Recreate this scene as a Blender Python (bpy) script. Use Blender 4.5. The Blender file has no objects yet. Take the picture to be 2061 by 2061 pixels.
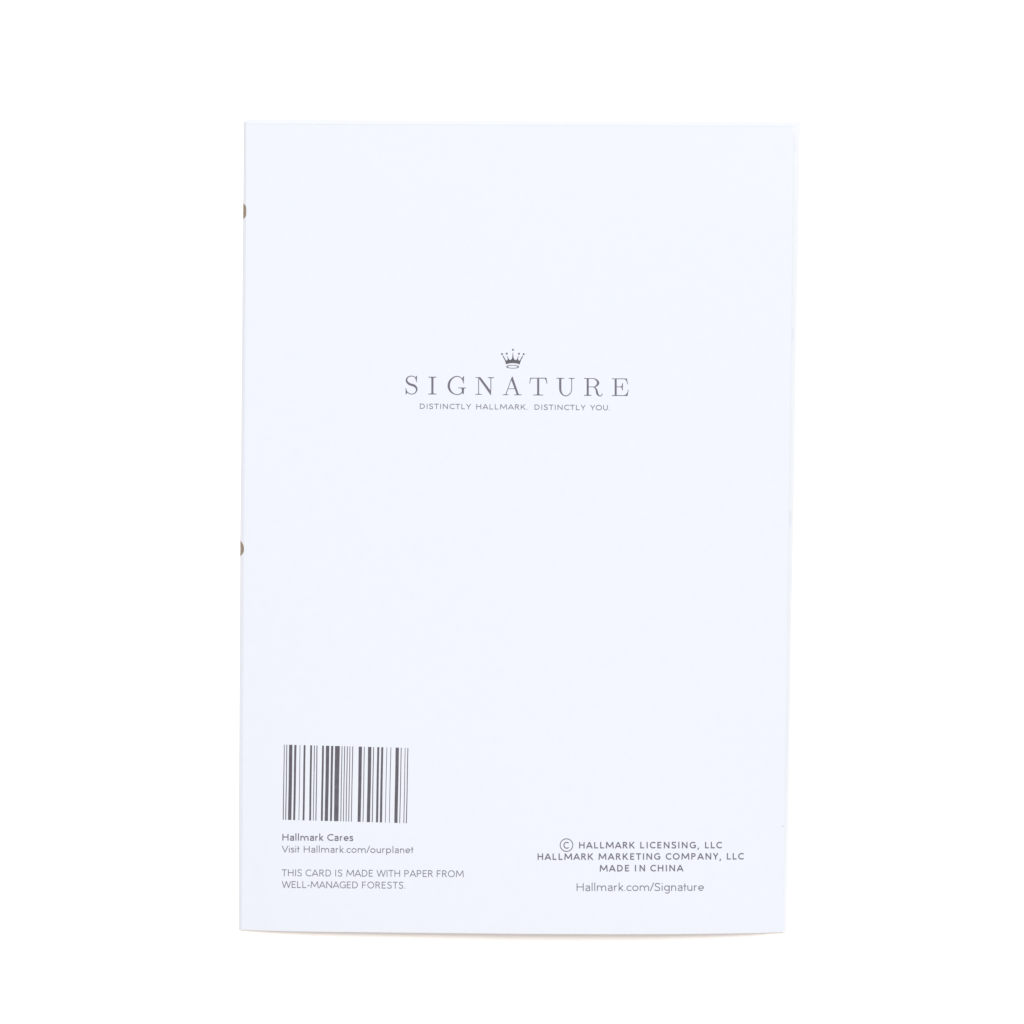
import bpy, math
from mathutils import Vector
from mathutils.geometry import tessellate_polygon

# ------------------------------------------------------------------ camera
sc = bpy.context.scene
COL = sc.collection
IMG = 2061.0                       # the photograph's width in pixels, used as a ruler
DIST, TILT, FIELD = 0.60, math.radians(3.96), 0.238
FPX = DIST / FIELD * IMG
CAM = Vector((0.0, DIST * math.sin(TILT), DIST * math.cos(TILT)))
cam = bpy.data.cameras.new("camera"); cam.sensor_width = 36.0
cam.lens = FPX * 36.0 / IMG
cam.clip_start = 0.01; cam.clip_end = 50.0
camo = bpy.data.objects.new("camera", cam); COL.objects.link(camo)
camo.location = CAM
camo.rotation_euler = (-TILT, 0, 0)
sc.camera = camo
FWD = (-CAM).normalized(); RIGHT = Vector((1, 0, 0)); UP = RIGHT.cross(FWD)

# ------------------------------------------------------------------ light
W = bpy.data.worlds.new("World"); sc.world = W; W.use_nodes = True
bg = W.node_tree.nodes["Background"]
bg.inputs[0].default_value = (1.0, 0.97, 0.935, 1); bg.inputs[1].default_value = 0.46

def lamp(name, loc, size, watts, col):
    l = bpy.data.lights.new(name, 'AREA'); l.shape = 'SQUARE'; l.size = size; l.energy = watts; l.color = col
    o = bpy.data.objects.new(name, l); COL.objects.link(o); o.location = loc
    o.rotation_euler = (-Vector(loc)).to_track_quat('-Z', 'Y').to_euler()
    return o
lamp("soft_light", (0.42, 1.22, 2.45), 0.90, 52.0, (0.96, 0.985, 1.0))
lamp("soft_light", (-0.05, -1.30, 2.20), 1.10, 18.0, (1.0, 0.97, 0.93))  # added fill, no known source: brightens the lower card, warms the edge shadow

sc.render.engine = 'CYCLES'
sc.view_settings.view_transform = 'Standard'; sc.view_settings.look = 'None'
sc.view_settings.exposure = 0.0; sc.view_settings.gamma = 1.0
sc.render.resolution_x = 1024; sc.render.resolution_y = 1024

# ------------------------------------------------------------------ the card's shape
MM = 0.001
TOP = 0.70 * MM                    # outer face of the back panel where it lies down
PAPER = 0.32 * MM

def ray(u, v):
    return (FWD * FPX + RIGHT * (u - IMG / 2) - UP * (v - IMG / 2)).normalized()
def on_plane(u, v, z):
    d = ray(u, v); return CAM + d * ((z - CAM.z) / d.z)

def interp(tab, x):
    if x <= tab[0][0]: return tab[0][1]
    for (a, p), (b, q) in zip(tab, tab[1:]):
        if x <= b: return p + (q - p) * (x - a) / (b - a)
    return tab[-1][1]

C_TL, C_TR = on_plane(496, 250, TOP), on_plane(1597, 255, TOP)
C_BL, C_BR = on_plane(487, 1871.5, TOP), on_plane(1576, 1876, TOP)
# how far the lower edge stands off the front panel, left to right
LIFT = [(0, 0), (.05, .32), (.14, .56), (.23, .68), (.38, .84), (.52, 1.0), (.65, 1.0), (.75, .94), (.84, .76), (.93, .48), (.97, .26), (1, 0)]
def lift_across(s):
    s = min(max(s, 0), 1); t = 0; n = 0
    for k in range(-4, 5):
        w = 5 - abs(k); t += w * interp(LIFT, min(max(s + k * .008, 0), 1)); n += w
    return max(t / n - 0.02, 0)
EDGE_D = (C_BR - C_BL).normalized(); EDGE_N = Vector((-EDGE_D.y, EDGE_D.x, 0))
CARD_W = (C_BR - C_BL).length
def surface_z(p):
    q = p - C_BL
    s = q.dot(EDGE_D) / CARD_W; d = max(q.dot(EDGE_N), 0)
    wave = 0.16 * MM * math.sin(d / 0.185 * math.pi) * math.sin(max(0, min(1, s)) * math.pi)
    flare = 1.1 * MM * max(0, (s - .6) / .4) ** 2 * max(0, min(1, d / 0.05)) ** 2 * max(0, min(1, (.187 - d) / .02))   # the free edge springs open a little
    return TOP + flare + 2.9 * MM * lift_across(s) * math.exp(-(d / 0.050) ** 1.6) + wave
def on_card(u, v, up=0.0):
    z = TOP
    for _ in range(6):
        p = on_plane(u, v, z + up); z = surface_z(p)
    return on_plane(u, v, z + up)

# ------------------------------------------------------------------ materials
def mat(name, col, rough=.6, spec=.25):
    m = bpy.data.materials.new(name); m.use_nodes = True
    b = m.node_tree.nodes["Principled BSDF"]
    b.inputs["Base Color"].default_value = (*col, 1); b.inputs["Roughness"].default_value = rough
    b.inputs["Specular IOR Level"].default_value = spec
    return m, m.node_tree, b
def noise(nt, scale, detail=3):
    tc = nt.nodes.new("ShaderNodeTexCoord"); n = nt.nodes.new("ShaderNodeTexNoise")
    n.inputs["Scale"].default_value = scale; n.inputs["Detail"].default_value = detail
    nt.links.new(tc.outputs["Object"], n.inputs["Vector"]); return n
def paper(name, col, var=.010, bump=.07):
    m, nt, b = mat(name, col)
    n1 = noise(nt, 1400, 4); n2 = noise(nt, 420, 3)
    mix = nt.nodes.new("ShaderNodeMath"); mix.operation = 'ADD'
    nt.links.new(n1.outputs["Fac"], mix.inputs[0]); nt.links.new(n2.outputs["Fac"], mix.inputs[1])
    r = nt.nodes.new("ShaderNodeMapRange"); r.inputs["From Min"].default_value = .6; r.inputs["From Max"].default_value = 1.4
    r.inputs["To Min"].default_value = 1 - var; r.inputs["To Max"].default_value = 1 + var
    nt.links.new(mix.outputs[0], r.inputs["Value"])
    v = nt.nodes.new("ShaderNodeVectorMath"); v.operation = 'SCALE'; v.inputs[0].default_value = col
    nt.links.new(r.outputs[0], v.inputs["Scale"]); nt.links.new(v.outputs[0], b.inputs["Base Color"])
    n3 = noise(nt, 2600, 2)
    bp = nt.nodes.new("ShaderNodeBump"); bp.inputs["Strength"].default_value = bump; bp.inputs["Distance"].default_value = 2e-5
    nt.links.new(n3.outputs["Fac"], bp.inputs["Height"]); nt.links.new(bp.outputs[0], b.inputs["Normal"])
    return m
def ink(name, col, fleck=.80, paper_col=(.76, .79, .84)):
    m, nt, b = mat(name, col, .55, .2)
    n1 = noise(nt, 1500, 2); n2 = noise(nt, 700, 3)
    r = nt.nodes.new("ShaderNodeMapRange")
    r.inputs["From Min"].default_value = .3; r.inputs["From Max"].default_value = .7
    r.inputs["To Min"].default_value = .88; r.inputs["To Max"].default_value = 1.12
    nt.links.new(n2.outputs["Fac"], r.inputs["Value"])
    v = nt.nodes.new("ShaderNodeVectorMath"); v.operation = 'SCALE'; v.inputs[0].default_value = col
    nt.links.new(r.outputs[0], v.inputs["Scale"])
    f = nt.nodes.new("ShaderNodeMapRange")
    f.inputs["From Min"].default_value = fleck - .03; f.inputs["From Max"].default_value = fleck + .03
    nt.links.new(n1.outputs["Fac"], f.inputs["Value"])
    mx = nt.nodes.new("ShaderNodeMix"); mx.data_type = 'RGBA'; mx.inputs["B"].default_value = (*paper_col, 1)
    nt.links.new(f.outputs[0], mx.inputs["Factor"]); nt.links.new(v.outputs[0], mx.inputs["A"])
    nt.links.new(mx.outputs["Result"], b.inputs["Base Color"])
    return m
M_CARD = paper("coated_card", (.711, .736, .803))
M_INNER = paper("uncoated_card", (.738, .757, .786))
M_TABLE = paper("white_tabletop", (.945, .885, .857), .006, .02)
M_INK = ink("charcoal_ink", (.108, .098, .120), .76)
M_INKT = ink("fine_text_ink", (.150, .138, .185), .80)
M_INKS = ink("grey_text_ink", (.185, .175, .232), .80)
M_BROWN = ink("brown_foil_print", (.280, .222, .165), .82, (.5, .42, .33))
M_PALE = paper("pale_lilac_print", (.702, .720, .765))
M_SPECK = mat("speck_dust", (.42, .43, .47))[0]

# ------------------------------------------------------------------ mesh helpers
def link(name, verts, faces, m, parent=None, smooth=False):
    me = bpy.data.meshes.new(name); me.from_pydata([tuple(v) for v in verts], [], faces); me.update()
    me.materials.append(m)
    if smooth:
        for p in me.polygons: p.use_smooth = True
    o = bpy.data.objects.new(name, me); COL.objects.link(o); o.parent = parent
    return o
def empty(name, parent=None):
    o = bpy.data.objects.new(name, None); COL.objects.link(o); o.empty_display_size = .02; o.parent = parent
    return o

def slab(name, grid_top, thick, m, parent):
    """A sheet of paper: grid_top[j][i] are points of its upper face, the lower face hangs 'thick' below."""
    J, I = len(grid_top), len(grid_top[0]); V = [p for r in grid_top for p in r]; n = len(V)
    V += [p - Vector((0, 0, thick)) for p in V]; F = []
    ix = lambda j, i: j * I + i
    for j in range(J - 1):
        for i in range(I - 1):
            a, b, c, d = ix(j, i), ix(j, i + 1), ix(j + 1, i + 1), ix(j + 1, i)
            F.append((a, d, c, b)); F.append((n + a, n + b, n + c, n + d))
    V += [p.copy() for p in V]; m2 = 2 * n                 # the cut edges have corners of their own
    def side(a, b, c, d): F.append((m2 + a, m2 + b, m2 + c, m2 + d))
    for i in range(I - 1):
        side(ix(0, i), ix(0, i + 1), n + ix(0, i + 1), n + ix(0, i))
        side(ix(J - 1, i + 1), ix(J - 1, i), n + ix(J - 1, i), n + ix(J - 1, i + 1))
    for j in range(J - 1):
        side(ix(j + 1, 0), ix(j, 0), n + ix(j, 0), n + ix(j + 1, 0))
        side(ix(j, I - 1), ix(j + 1, I - 1), n + ix(j + 1, I - 1), n + ix(j, I - 1))
    return link(name, V, F, m, parent, False)

# ------------------------------------------------------------------ the setting
tabletop = link("tabletop", [(-3, -3, 0), (3, -3, 0), (3, 3, 0), (-3, 3, 0)], [(0, 1, 2, 3)], M_TABLE)
tabletop["kind"] = "structure"

# ------------------------------------------------------------------ the card
card = empty("greeting_card"); card.location = (0, 0, 0)
card["label"] = "white folded greeting card lying face down, its printed back showing a crown emblem and barcode"
card["category"] = "greeting card"

def quad(tl, tr, bl, br, s, t):
    return (tl * (1 - s) + tr * s) * (1 - t) + (bl * (1 - s) + br * s) * t
def fine(n, ends=.5):
    return [.5 - .5 * math.cos(math.pi * k / n) if ends else k / n for k in range(n + 1)]
S_ = [k / 90 for k in range(91)]; T_ = [k / 110 for k in range(111)]
rows = []
for t in T_:
    r = []
    for s in S_:
        p = quad(C_TL, C_TR, C_BL, C_BR, s, t)
        r.append(Vector((p.x, p.y, surface_z(p))))
    rows.append(r)
back = slab("back_panel", rows, PAPER, M_CARD, card)
for p in back.data.polygons[:2 * 90 * 110]: p.use_smooth = True

FZ = .34 * MM
F_TL, F_TR = on_plane(496, 241, FZ), on_plane(1610.6, 246, FZ)
F_BL, F_BR = on_plane(487.5, 1870, FZ), on_plane(1582.3, 1876.6, FZ)
rows = []
for k in range(61):
    t = k / 60; r = []
    for i in range(41):
        s = i / 40; p = quad(F_TL, F_TR, F_BL, F_BR, s, t)
        wob = .05 * MM * math.sin(t * 17) * (s ** 8)
        r.append(Vector((p.x + wob, p.y, FZ)))
    rows.append(r)
slab("front_panel", rows, PAPER, M_INNER, card)

# the rounded fold joining both panels along the left side
INNER = [(250, 496), (430, 496), (500, 495.4), (1000, 492.6), (1120, 491.8), (1400, 490.4), (1640, 489), (1871, 487)]
OUTER = [(241, 490.6), (300, 491), (440, 489.8), (500, 489.1), (1000, 485), (1120, 484), (1400, 482.5), (1640, 481.3), (1871, 481.2)]
ZC, ZR = TOP / 2 + .01 * MM, TOP / 2 - .01 * MM
# the fold's cross-section: a crease at the back panel, a sloping face, a tight turn under (outward, height)
PROFILE = [(0, 1.0), (.10, .97), (.22, .86), (.92, -.10), (1.0, -.35), (1.0, -.60), (.92, -.80), (.72, -.93), (.4, -1.0), (0, -1.0)]
def fold_point(v, q, grow=0.0):
    """v: row in the photograph's ruler; q: 0 at the back panel, 1 at the front panel."""
    a = on_plane(interp(INNER, v), v, TOP); b = on_plane(interp(OUTER, v), v, ZC - .4 * ZR)
    k = max(0, min(1, q)) * (len(PROFILE) - 1); i = min(int(k), len(PROFILE) - 2); k -= i
    fx = PROFILE[i][0] * (1 - k) + PROFILE[i + 1][0] * k; fz = PROFILE[i][1] * (1 - k) + PROFILE[i + 1][1] * k
    rx = max(a.x - b.x, 1e-5) + grow; rz = ZR + grow
    return Vector((a.x - rx * fx, a.y, ZC + rz * fz))
V, F = [], []; NT, NV = len(PROFILE) - 1, 80
for grow in (0, -.28 * MM):
    for j in range(NV + 1):
        for i in range(NT + 1):
            v0 = 250 - 8.5 * (i / NT); v = v0 + (1871.3 - v0) * j / NV
            V.append(fold_point(v, i / NT, grow))
no = len(V) // 2
w = NT + 1
for j in range(NV):
    for i in range(NT):
        a = j * w + i
        F.append((a, a + 1, a + w + 1, a + w)); F.append((no + a, no + a + w, no + a + w + 1, no + a + 1))
for i in range(NT):
    F.append((i + 1, i, no + i, no + i + 1)); a = NV * w + i; F.append((a, a + 1, no + a + 1, no + a))
link("spine", V, F, M_CARD, card)

# brown spots of the front's print that run round the fold
for edge in ([(409.6, 490.4), (412, 493.0), (416.6, 495.4), (425, 495.8), (434.5, 495.4), (438, 493.0), (441, 490.0)],
             [(1088.5, 484.6), (1092, 487.2), (1096, 489.6), (1102.5, 491.1), (1110, 490.8), (1115, 488.2), (1119.6, 484.6)]):
    V, F = [], []; n, k = 16, 8
    for j in range(n + 1):
        v = edge[0][0] + (edge[-1][0] - edge[0][0]) * j / n
        xi, xo = interp(INNER, v), interp(OUTER, v)
        fx0 = max(.02, min(1, (xi - interp(edge, v)) / (xi - xo)))
        q0 = next((m + (fx0 - p[0]) / max(q[0] - p[0], 1e-6) for m, (p, q) in enumerate(zip(PROFILE, PROFILE[1:])) if q[0] >= fx0), 4) / NT
        for i in range(k + 1):
            V.append(fold_point(v, q0 + (.85 - q0) * i / k, .03 * MM))
    for j in range(n):
        for i in range(k):
            a = j * (k + 1) + i; F.append((a, a + 1, a + k + 2, a + k + 1))
    link("print_spot", V, F, M_BROWN, card)

# pale marks on the strip of front panel that shows at the right
for (u0, u1, v0, v1) in ((1598, 1603.5, 271, 308), (1592.5, 1598.5, 660, 688), (1588, 1594, 1026, 1064)):
    V = []; n = 8
    for j in range(n + 1):
        v = v0 + (v1 - v0) * j / n; bulge = math.sqrt(max(0, 1 - (2 * j / n - 1) ** 2))
        V += [on_plane(u0 - 2, v, FZ + .02 * MM), on_plane(u0 + (u1 - u0) * (.4 + .6 * bulge), v, FZ + .02 * MM)]
    link("print_mark", V, [(2 * j, 2 * j + 2, 2 * j + 3, 2 * j + 1) for j in range(n)], M_PALE, card)

# ------------------------------------------------------------------ flat print
class Print:
    """Collects flat shapes given in the photograph's ruler and lays them on the card's own surface."""
    def __init__(s): s.V = []; s.F = []; s.k = 0
    def up(s):
        s.k += 1; return (.022 + .0022 * (s.k % 7)) * MM
    def poly(s, pts):
        h = s.up(); tri = tessellate_polygon([[Vector((x, y, 0)) for x, y in pts]]); b = len(s.V)
        s.V += [on_card(x, y, h) for x, y in pts]
        for a, c, d in tri:
            (x0, y0), (x1, y1), (x2, y2) = pts[a], pts[c], pts[d]
            s.F.append((b + a, b + d, b + c) if (x1 - x0) * (y2 - y0) - (x2 - x0) * (y1 - y0) > 0 else (b + a, b + c, b + d))
    def ribbon(s, pts, closed=False):
        """pts: (x, y, width)"""
        h = s.up(); n = len(pts); b = len(s.V)
        for i, (x, y, wd) in enumerate(pts):
            p = pts[i - 1] if (i or closed) else pts[i]; q = pts[(i + 1) % n] if (i < n - 1 or closed) else pts[i]
            d1 = Vector((x - p[0], y - p[1])); d2 = Vector((q[0] - x, q[1] - y))
            if d1.length < 1e-9: d1 = d2
            if d2.length < 1e-9: d2 = d1
            d1 = d1.normalized(); d2 = d2.normalized(); t = d1 + d2
            t = d1 if t.length < 1e-6 else t.normalized()
            nrm = Vector((-t.y, t.x)); c = max(nrm.dot(Vector((-d1.y, d1.x))), .5)
            e = nrm * (wd / 2 / c)
            s.V += [on_card(x + e.x, y + e.y, h), on_card(x - e.x, y - e.y, h)]
        for i in range(n if closed else n - 1):
            a, c = b + 2 * i, b + 2 * ((i + 1) % n); s.F.append((a, c, c + 1, a + 1))
    def build(s, name, m, parent): return link(name, s.V, s.F, m, parent)

def smooth_pts(P, sub=5):
    out = []; n = len(P)
    for i in range(n - 1):
        p0, p1, p2, p3 = P[max(i - 1, 0)], P[i], P[i + 1], P[min(i + 2, n - 1)]
        for k in range(sub):
            t = k / sub
            out.append(tuple(.5 * (2 * p1[c] + (p2[c] - p0[c]) * t + (2 * p0[c] - 5 * p1[c] + 4 * p2[c] - p3[c]) * t * t
                                   + (3 * p1[c] - p0[c] - 3 * p2[c] + p3[c]) * t ** 3) for c in range(len(p1))))
    out.append(P[-1]); return out

# --- crown emblem
crown = empty("crown_emblem", card)
K = lambda x, y: (980 + x / 19.32, 690 + y / 19.32)
pr = Print()
def side(m):  # left half (m = 1) of the crown outline, right half mirrored
    f = lambda x, y: (x, y) if m > 0 else (2 * 1008 - x, y)
    return f
L_ = smooth_pts([(612, 510), (648, 592), (690, 668), (720, 750), (745, 838)], 4)
Lin = smooth_pts([(782, 518), (800, 570), (806, 630), (792, 672), (764, 690), (730, 662), (694, 596), (642, 506), (612, 510)], 4)
Lc = smooth_pts([(1006, 362), (996, 470), (984, 570), (960, 630), (925, 660), (893, 664), (862, 645), (830, 585), (802, 516), (782, 518)], 4)
bot = smooth_pts([(745, 838), (830, 808), (920, 792), (1008, 788)], 4)
left = Lc[:-1] + Lin[:-1] + L_[:-1] + bot            # from centre tip down the left side to the bottom middle
rightp = [(2 * 1010 - x, y + 3) for x, y in left][::-1]
pr.poly([K(x, y) for x, y in left[:-1]] + [K(1010, 788)] + [K(x, y) for x, y in rightp[1:-1]])
pr.build("crown", M_INK, crown)
for x, y in ((588, 437), (770, 420), (1010, 270), (1247, 425), (1430, 440)):
    pr = Print(); pr.poly([K(x + 39 * math.cos(a * math.pi / 8), y + 39 * math.sin(a * math.pi / 8)) for a in range(16)])
    pr.build("crown_dot", M_INKT, crown)
pr = Print()
R_ = []
for a in range(40):
    t = a * math.pi / 20; R_.append((*K(1003 + 226 * math.cos(t), 931 + 57 * math.sin(t)), (23 + 20 * abs(math.cos(t)) ** 3) / 19.32))
pr.ribbon(R_, True); pr.build("crown_ring", M_INKT, crown)

# --- big serif word
Z = 24.15
word = empty("title_lettering", card)
class Letter(Print):
    def __init__(s, ox): super().__init__(); s.ox = ox
    def c(s, x, y): return (s.ox + x / Z, 750 + y / Z)
    def P(s, pts): s.poly([s.c(*p) for p in pts])
    def R(s, x0, x1, y0, y1): s.P([(x0, y0), (x1, y0), (x1, y1), (x0, y1)])
    def B(s, pts, sub=6): s.ribbon([(*s.c(x, y), w / Z) for x, y, w in smooth_pts(pts, sub)])
    def serif(s, x0, x1, y0, y1, a, b, d):
        """thin slab x0..x1, y0..y1 with brackets running into a stem a..b, towards d (+1 down, -1 up)"""
        yf, yt = (y1, y0) if d > 0 else (y0, y1)
        e = (x0 + x1) / 2
        s.P([(x0, yt + d * 4), (x1, yt + d * 4), (x1, yf - d * 4), (b + (x1 - b) * .35, yf), (b + 6, yf + d * 16), (b, yf + d * 42), (a, yf + d * 42), (a - 6, yf + d * 16), (a - (a - x0) * .35, yf), (x0, yf - d * 4)])
    def done(s): return s.build("letter", M_INKT, word)

l = Letter(810)   # S
l.B([(650, 262, 34), (600, 212, 36), (510, 178, 40), (420, 168, 42), (300, 198, 50), (220, 278, 64), (200, 380, 84), (240, 470, 98), (330, 548, 106), (440, 590, 108), (550, 622, 108), (640, 690, 102), (692, 785, 84), (680, 890, 64), (615, 985, 48), (520, 1035, 42), (430, 1042, 40), (330, 1015, 40), (235, 950, 44)])
l.P([(672, 162), (712, 152), (704, 300), (700, 472), (680, 472), (660, 370), (612, 262), (640, 240)])
l.P([(150, 760), (180, 760), (200, 850), (250, 935), (218, 985), (190, 1052), (150, 1052), (158, 920)]); l.done()
l = Letter(810)   # I
l.R(1405, 1508, 215, 1045); l.serif(1260, 1655, 196, 238, 1405, 1508, 1); l.serif(1252, 1650, 1022, 1064, 1405, 1508, -1); l.done()
l = Letter(890)   # G
l.B([(975, 315, 34), (950, 280, 36), (880, 225, 40), (800, 192, 42), (710, 182, 44), (590, 212, 54), (450, 315, 74), (355, 455, 98), (318, 620, 112), (338, 770, 106), (410, 900, 84), (510, 995, 60), (620, 1050, 46), (720, 1068, 42), (820, 1055, 42), (900, 1018, 44), (965, 965, 50)])
l.P([(1030, 175), (1060, 165), (1058, 300), (1052, 532), (1036, 532), (1008, 430), (940, 305), (975, 262)])
l.P([(945, 750), (1062, 750), (1055, 900), (1046, 1052), (1028, 1052), (975, 992), (935, 980), (962, 890)])
l.serif(775, 1160, 722, 758, 948, 1062, 1); l.done()
l = Letter(950)   # N
l.R(302, 340, 240, 1050); l.R(897, 936, 250, 900)
l.P([(300, 222), (385, 218), (432, 250), (890, 862), (925, 880), (928, 1090), (905, 1090), (345, 300)])
l.P([(168, 219), (400, 219), (400, 250), (310, 262), (280, 252), (168, 249)])
l.serif(160, 478, 1040, 1078, 302, 340, -1); l.serif(765, 1082, 222, 260, 897, 936, 1); l.done()
l = Letter(1000)  # A
l.B([(728, 250, 34), (585, 650, 36), (440, 1050, 40)], 2)
l.P([(735, 195), (768, 195), (1062, 1045), (962, 1045), (690, 325)]); l.R(545, 900, 768, 797)
l.serif(288, 568, 1058, 1096, 424, 462, -1); l.serif(842, 1205, 1062, 1100, 968, 1068, -1); l.done()
l = Letter(1060)  # T
l.R(512, 610, 262, 1090); l.R(178, 965, 250, 288)
l.P([(175, 248), (235, 286), (198, 345), (182, 410), (165, 532), (136, 532), (152, 380)])
l.P([(962, 248), (985, 390), (1000, 532), (966, 532), (948, 410), (925, 345), (872, 286)])
l.serif(312, 802, 1070, 1110, 512, 610, -1); l.done()
l = Letter(1110)  # U
l.B([(425, 270, 106), (425, 480, 106), (425, 700, 106), (432, 850, 102), (468, 970, 84), (540, 1062, 58), (620, 1115, 46), (700, 1130, 44), (790, 1105, 42), (880, 1040, 42), (945, 950, 40), (974, 850, 38), (980, 700, 36), (980, 500, 36), (980, 300, 38)])
l.serif(240, 625, 252, 292, 374, 478, 1); l.serif(830, 1130, 256, 294, 962, 998, 1); l.done()
l = Letter(1160)  # R
l.R(505, 602, 275, 1115); l.R(375, 860, 266, 300)
l.B([(800, 283, 34), (900, 305, 46), (985, 365, 76), (1045, 440, 100), (1060, 505, 110), (1030, 580, 100), (970, 642, 66), (905, 682, 46), (850, 697, 36), (720, 693, 30), (590, 692, 30)])
l.B([(870, 700, 46), (935, 765, 66), (985, 860, 86), (1005, 960, 98), (1030, 1045, 88), (1085, 1105, 60), (1150, 1138, 42), (1210, 1118, 38), (1250, 1065, 36), (1272, 1005, 30)])
l.serif(372, 730, 1088, 1128, 505, 602, -1); l.done()
l = Letter(1210)  # E
l.R(656, 754, 290, 1120); l.R(520, 1235, 282, 316); l.R(755, 1030, 674, 706); l.R(515, 1240, 1096, 1132)
l.P([(1228, 280), (1250, 290), (1302, 572), (1274, 572), (1235, 430), (1190, 348), (1110, 312)])
l.P([(1026, 520), (1060, 520), (1052, 685), (1058, 862), (1022, 862), (1008, 760), (950, 704), (950, 678), (1005, 640)])
l.P([(1312, 820), (1336, 820), (1280, 1138), (1225, 1138), (1100, 1102), (1185, 1072), (1250, 1000), (1288, 900)]); l.done()

# --- barcode
bars = [(145, 152, 128, 138), (178, 187, 162, 172), (213, 258, 198, 243), (283, 312, 267, 294), (356.5, 362.5, 341, 347), (408, 433, 393, 418),
        (495, 520, 481, 506), (548, 557, 533, 540), (582, 592, 567, 577), (655, 680, 638, 664), (707, 752, 690, 734), (775, 805, 760, 786),
        (828, 892, 813, 873), (918, 926, 900, 909), (953, 962, 936, 944), (989, 998, 971, 980), (1024, 1032, 1007, 1016), (1061, 1070, 1043, 1051),
        (1146, 1191, 1131, 1172), (1218, 1226, 1200, 1208), (1272, 1317, 1254, 1298), (1341, 1350, 1322, 1332), (1394, 1422, 1376, 1405),
        (1447, 1475, 1428, 1458), (1520, 1526, 1499, 1505), (1573, 1580, 1553, 1559), (1641, 1686, 1623, 1666), (1712, 1721, 1692, 1700),
        (1766, 1772, 1747, 1755), (1801, 1810, 1780, 1790)]
code = empty("barcode", card); zb = 6.662
for a, b, c, d in bars:
    if b - a < 11: a, b, c, d = a - 1.1, b + 1.1, c - 1.1, d + 1.1
    pr = Print(); n = 12; h = .024 * MM
    yt = 125 + (a - 145) * .0265; yb = 1132 + (c - 128) * .0280
    for k in range(n + 1):
        t = k / n; wob = .7 * math.sin(a * .7 + t * 7)
        for x0, x1 in ((a, c), (b, d)):
            pr.V.append(on_card(550 + (x0 + (x1 - x0) * t + wob) / zb, 1480 + (yt + (yb - yt) * t) / zb, h))
    pr.F = [(2 * k, 2 * k + 2, 2 * k + 3, 2 * k + 1) for k in range(n)]
    pr.build("bar", M_INK, code)

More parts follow.
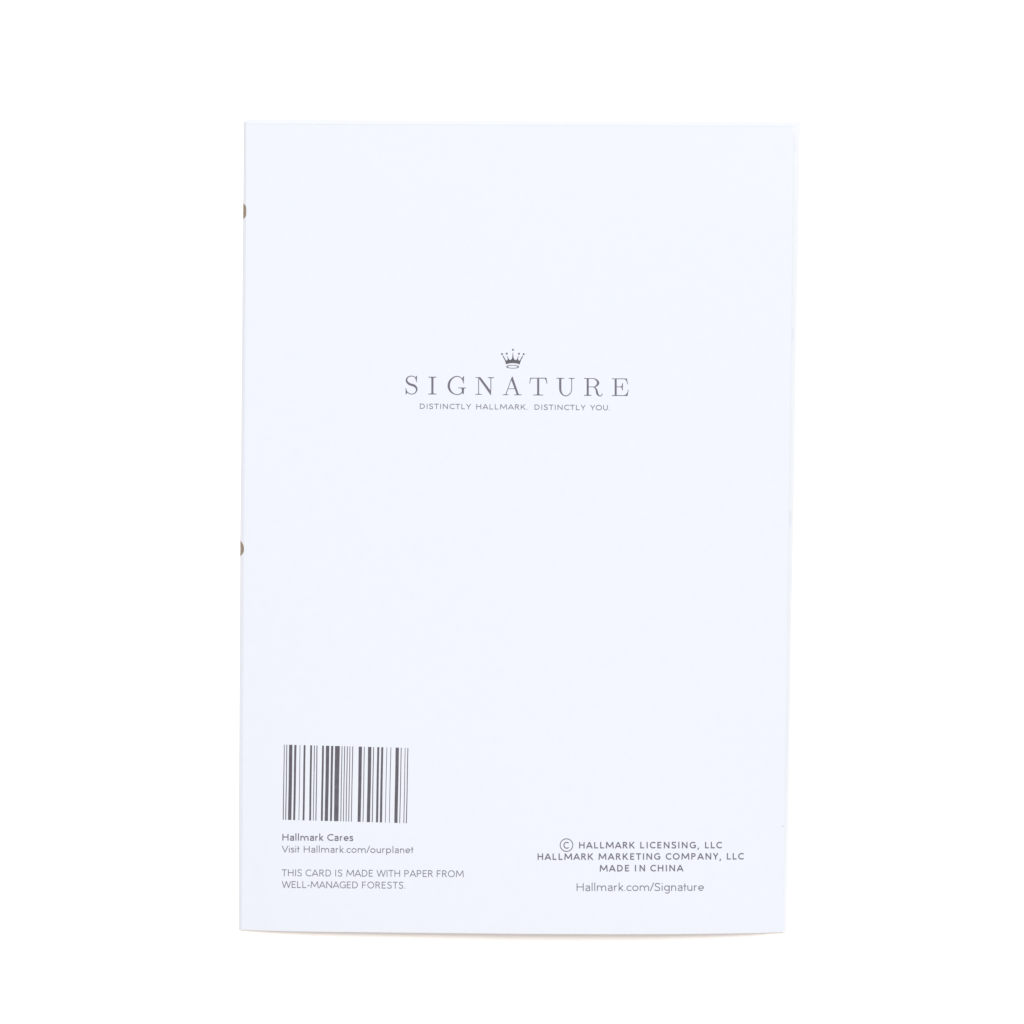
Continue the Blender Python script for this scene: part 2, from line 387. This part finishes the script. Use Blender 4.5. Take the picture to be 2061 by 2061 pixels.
# --- sans text, drawn from single strokes (cap height 1, y up)
def arc(cx, cy, rx, ry, a0, a1, n=14):
    return [(cx + rx * math.cos(math.radians(a0 + (a1 - a0) * k / n)), cy + ry * math.sin(math.radians(a0 + (a1 - a0) * k / n))) for k in range(n + 1)]
X = .70   # x-height
def glyph(ch, s):
    l = s / 2
    def bowl(x, w, y0, y1): # straight-backed round form: D, P, R
        r = (y1 - y0) / 2 - l; x1 = x + w - l - r
        return [(x + l, y1 - l)] + arc(x1, (y0 + y1) / 2, r, r, 90, -90) + [(x + l, y0 + l)]
    st = lambda x, y0=0, y1=1: [(x + l, y0), (x + l, y1)]
    if ch == 'A': return .98, [[(l * .8, 0), (.49, 1 - l * .3)], [(.98 - l * .8, 0), (.49, 1 - l * .3)], [(.2, .30), (.78, .30)]], 0
    if ch == 'C': return .80, [arc(.52, .5, .52 - l, .51 - l, 48, 312, 24)], .05
    if ch == 'D': return .82, [st(0), [(l, 1 - l), (.30, 1 - l)] + arc(.34, .5, .48 - l, .5 - l, 90, -90, 18) + [(.30, l), (l, l)]], .1
    if ch == 'E': return .60, [st(0), [(l, 1 - l), (.60, 1 - l)], [(l, .52), (.54, .52)], [(l, l), (.60, l)]], .1
    if ch == 'F': return .57, [st(0), [(l, 1 - l), (.57, 1 - l)], [(l, .50), (.52, .50)]], .1
    if ch == 'G': return .92, [arc(.52, .5, .52 - l, .51 - l, 48, 335, 24) + [(.92 - l, .14), (.92 - l, .46)], [(.56, .46), (.92, .46)]], .05
    if ch == 'H': return .82, [st(0), st(.82 - s), [(l, .53), (.82 - l, .53)]], .1
    if ch == 'I': return s, [st(0)], .1
    if ch == 'K': return .76, [st(0), [(s, .42), (.70, 1)], [(.24, .58), (.74, 0)]], .1
    if ch == 'L': return .58, [st(0), [(l, l), (.58, l)]], .1
    if ch == 'M': return 1.18, [[(l, 0), (.16, 1)], [(1.18 - l, 0), (1.02, 1)], [(.16, 1 - l * .4), (.59, .20)], [(1.02, 1 - l * .4), (.59, .20)]], .05
    if ch == 'N': return .84, [st(0), st(.84 - s), [(l, 1 - l * .6), (.84 - l, l * .6)]], .1
    if ch == 'O': return 1.02, [arc(.51, .5, .51 - l, .51 - l, 0, 360, 32)], .05
    if ch == 'P': return .66, [st(0), bowl(0, .66, .42, 1)], .08
    if ch == 'R': return .68, [st(0), bowl(0, .64, .44, 1), [(.34, .46), (.66, 0)]], .08
    if ch == 'S': return .66, [smooth_pts([(.61, .84), (.52, .955 - l * .3), (.34, 1.01 - l), (.14, .92), (.075 + l * .3, .74), (.16, .60), (.34, .52), (.52, .44), (.605 - l * .3, .28), (.54, .10), (.33, l - .01), (.13, .06 + l * .2), (.02, .19)], 3)], .06
    if ch == 'T': return .74, [[(0, 1 - l), (.74, 1 - l)], [(.37, 0), (.37, 1)]], .03
    if ch == 'U': return .76, [[(l, 1), (l, .38)] + arc(.38, .38, .38 - l, .38 - l + .005, 180, 360) + [(.76 - l, 1)]], .09
    if ch == 'V': return .86, [[(l * .8, 1), (.43, l * .3)], [(.86 - l * .8, 1), (.43, l * .3)]], 0
    if ch == 'W': return 1.36, [[(l * .8, 1), (.36, l * .3)], [(.68, 1 - l * .3), (.36, l * .3)], [(.68, 1 - l * .3), (1.0, l * .3)], [(1.36 - l * .8, 1), (1.0, l * .3)]], 0
    if ch == 'Y': return .80, [[(l * .8, 1), (.40, .44)], [(.80 - l * .8, 1), (.40, .44)], [(.40, 0), (.40, .46)]], 0
    if ch == 'a': return .56, [st(.56 - s, 0, .46), smooth_pts([(.07, .56), (.15, .66 - l * .3), (.30, X + .01 - l), (.45, .64), (.56 - l, .45)], 4),
                              smooth_pts([(.56 - l, .41), (.36, .40), (.14, .34), (l + .01, .19), (.13, .04 + l * .3), (.28, l - .01), (.45, .07), (.56 - l, .18)], 4)], .07
    if ch == 'c': return .58, [arc(.36, X / 2, .36 - l, X / 2 + .01 - l, 48, 312, 20)], .04
    if ch == 'e': return .68, [arc(.34, X / 2, .34 - l, X / 2 + .01 - l, 0, 315, 24), [(l * .6, X / 2 - .01), (.68 - l * .4, X / 2 - .01)]], .04
    if ch == 'g': return .66, [arc(.33, X / 2 + .01, .33 - l, X / 2 - l, 0, 360, 24), [(.66 - l, X), (.66 - l, -.06)] + arc(.36, -.08, .30 - l, .27 - l, 0, -150, 12)], .06
    if ch == 'i': return s, [st(0, 0, X), [(l, .90), (l, .90 + s)]], .09
    if ch == 'k': return .52, [st(0, 0, 1.08), [(l, .26), (.49, X)], [(.16, .38), (.51, 0)]], .09
    if ch == 'l': return s, [st(0, 0, 1.08)], .09
    if ch == 'm': return 1.08, [st(0, 0, X), [(l, .38)] + arc(.29, .42, .29 - l, X - .41 - l, 170, 0) + [(.54 + l * .6, 0)], arc(.81, .42, .27 - l, X - .41 - l, 170, 0) + [(1.08 - l, 0)]], .09
    if ch == 'n': return .58, [st(0, 0, X), [(l, .38)] + arc(.30, .40, .28 - l, X - .39 - l, 170, 0) + [(.58 - l, 0)]], .09
    if ch == 'o': return .72, [arc(.36, X / 2, .36 - l, X / 2 + .01 - l, 0, 360, 28)], .04
    if ch == 'p': return .68, [st(0, -.30, X), arc(.34, X / 2, .34 - l, X / 2 + .01 - l, 0, 360, 26)], .08
    if ch == 'r': return .36, [st(0, 0, X), [(l, .40)] + arc(.30, .38, .30 - l, X - .375 - l, 175, 80, 8)], .08
    if ch == 's': return .46, [smooth_pts([(.42, .57), (.34, .665 - l * .2), (.23, X + .01 - l), (.10, .64), (.05 + l * .3, .53), (.12, .43), (.24, .37), (.37, .30), (.42 - l * .2, .19), (.36, .06), (.22, l - .01), (.09, .05 + l * .2), (.01, .14)], 3)], .05
    if ch == 't': return .34, [[(.17, 0), (.17, .95)], [(0, X - l - .02), (.34, X - l - .02)]], .02
    if ch == 'u': return .58, [[(l, X), (l, .29)] + arc(.29, .29, .29 - l, .30 - l, 180, 360) + [(.58 - l, .3)], st(.58 - s, 0, X)], .09
    if ch == '.': return s, [[(s * .5, 0), (s * .5, s * .85)]], .06
    if ch == ',': return .20, [[(.04, -.22), (.16, .12)]], .04
    if ch == '-': return .36, [[(0, .36), (.36, .36)]], .06
    if ch == '/': return .46, [[(.03, -.03), (.43, 1.07)]], .0
    raise KeyError(ch)

def layout(text, s, track):
    x = 0; out = []; last = None
    for i, ch in enumerate(text):
        w, st, sb = glyph(ch, s)
        if i: x += sb + track
        out.append((x, st)); x += w; last = x; x += sb
    return out, last

def text_word(text, x0, x1, cap, stroke, base, mtl, parent, wide=1.0):
    """base(x) = baseline in the ruler; the word's ink runs from x0 to x1"""
    s = stroke / cap; want = (x1 - x0) / cap
    if wide > 1 and len(text) == 2: wide = 1.0
    g0, w0 = layout(text, s, 0)
    n = max(len(text) - 1, 1)
    sx = wide; track = (want / sx - w0) / n
    lo = -.06
    if len(text) == 1 or track < lo:
        track = lo if len(text) > 1 else 0
        _, w = layout(text, s, track); sx = want / w
    g, w = layout(text, s, track)
    pr = Print()
    for gx, strokes in g:
        for pl in strokes:
            pr.ribbon([(x0 + (gx + x) * sx * cap, base(x0 + (gx + x) * sx * cap) - y * cap, stroke) for x, y in pl])
    return pr.build("word", mtl, parent)

def text_line(name, words, cap, stroke, xa, ya, xb, yb, mtl, wide=1.0):
    o = empty(name, card)
    base = lambda x: ya + (yb - ya) * (x - xa) / (xb - xa)
    for t, x0, x1 in words: text_word(t, x0, x1, cap, stroke, base, mtl, o, wide)
    return o
text_line("tagline", [("DISTINCTLY", 844.9, 948.2), ("HALLMARK.", 958.3, 1062.3), ("DISTINCTLY", 1075.8, 1178.7), ("YOU.", 1187.8, 1227.5)],
          10.5, 1.5, 845, 822.8, 1227, 825.9, M_INKS, 1.2)
text_line("text_line", [("Hallmark", 568.2, 650.4), ("Cares", 658.4, 710.7)], 13.6, 2.15, 568, 1691.8, 711, 1692.6, M_INKT, 1.14)
text_line("text_line", [("Visit", 567.3, 602.8), ("Hallmark.com/ourplanet", 611.3, 832.0)], 13.2, 1.65, 567, 1715.6, 832, 1717.2, M_INKS, 1.13)
text_line("text_line", [("THIS", 567.2, 607.4), ("CARD", 615, 666.5), ("IS", 674.8, 689), ("MADE", 697, 750.4), ("WITH", 758, 805.2), ("PAPER", 813.9, 870.9), ("FROM", 879.1, 933.5)],
          13.6, 1.6, 568, 1763.4, 933, 1765.6, M_INKS)
text_line("text_line", [("WELL-MANAGED", 567.2, 720.2), ("FORESTS.", 728.7, 815.7)], 13.6, 1.6, 568, 1787.0, 815, 1788.6, M_INKS)
o = text_line("text_line", [("HALLMARK", 1165.5, 1277.1), ("LICENSING,", 1288.6, 1406.6), ("LLC", 1419.0, 1452.6)], 13.1, 2.3, 1165, 1707.7, 1452, 1707.5, M_INKT, 1.05)
pr = Print(); pr.ribbon([(1140.2 + 12.7 * math.cos(a * math.pi / 20), 1701 + 12.7 * math.sin(a * math.pi / 20), 1.7) for a in range(40)], True)
pr.ribbon([(1140.7 + 5.7 * math.cos(math.radians(a)), 1701.3 + 5.9 * math.sin(math.radians(a)), 2.0) for a in range(48, 315, 12)])
pr.build("copyright_sign", M_INKT, o)
text_line("text_line", [("HALLMARK", 1081.9, 1193.5), ("MARKETING", 1204.5, 1329), ("COMPANY,", 1339.8, 1451), ("LLC", 1462.9, 1496.6)], 13.1, 2.3, 1082, 1730.9, 1496, 1730.0, M_INKT, 1.05)
text_line("text_line", [("MADE", 1206.9, 1266.2), ("IN", 1277.9, 1298.3), ("CHINA", 1308.8, 1375.7)], 13.2, 2.3, 1207, 1754.2, 1376, 1753.8, M_INKT, 1.05)
text_line("web_address", [("Hallmark.com/Signature", 1160.5, 1417.1)], 15.6, 1.8, 1160, 1793.4, 1417, 1793.0, M_INKS, 1.13)

# --- a few tiny marks in the coating
for x, y, r in ((1575.0, 1663.2, 1.2), (1065.2, 1156.0, 1.0), (1342, 522, .8), (1374, 541, .7), (893, 1148, .7)):
    pr = Print(); pr.poly([(x + r * (1.3 if k % 3 else .8) * math.cos(k * math.pi / 4), y + r * math.sin(k * math.pi / 4)) for k in range(8)])
    pr.build("speck", M_SPECK if r > 1.1 else M_PALE, card)
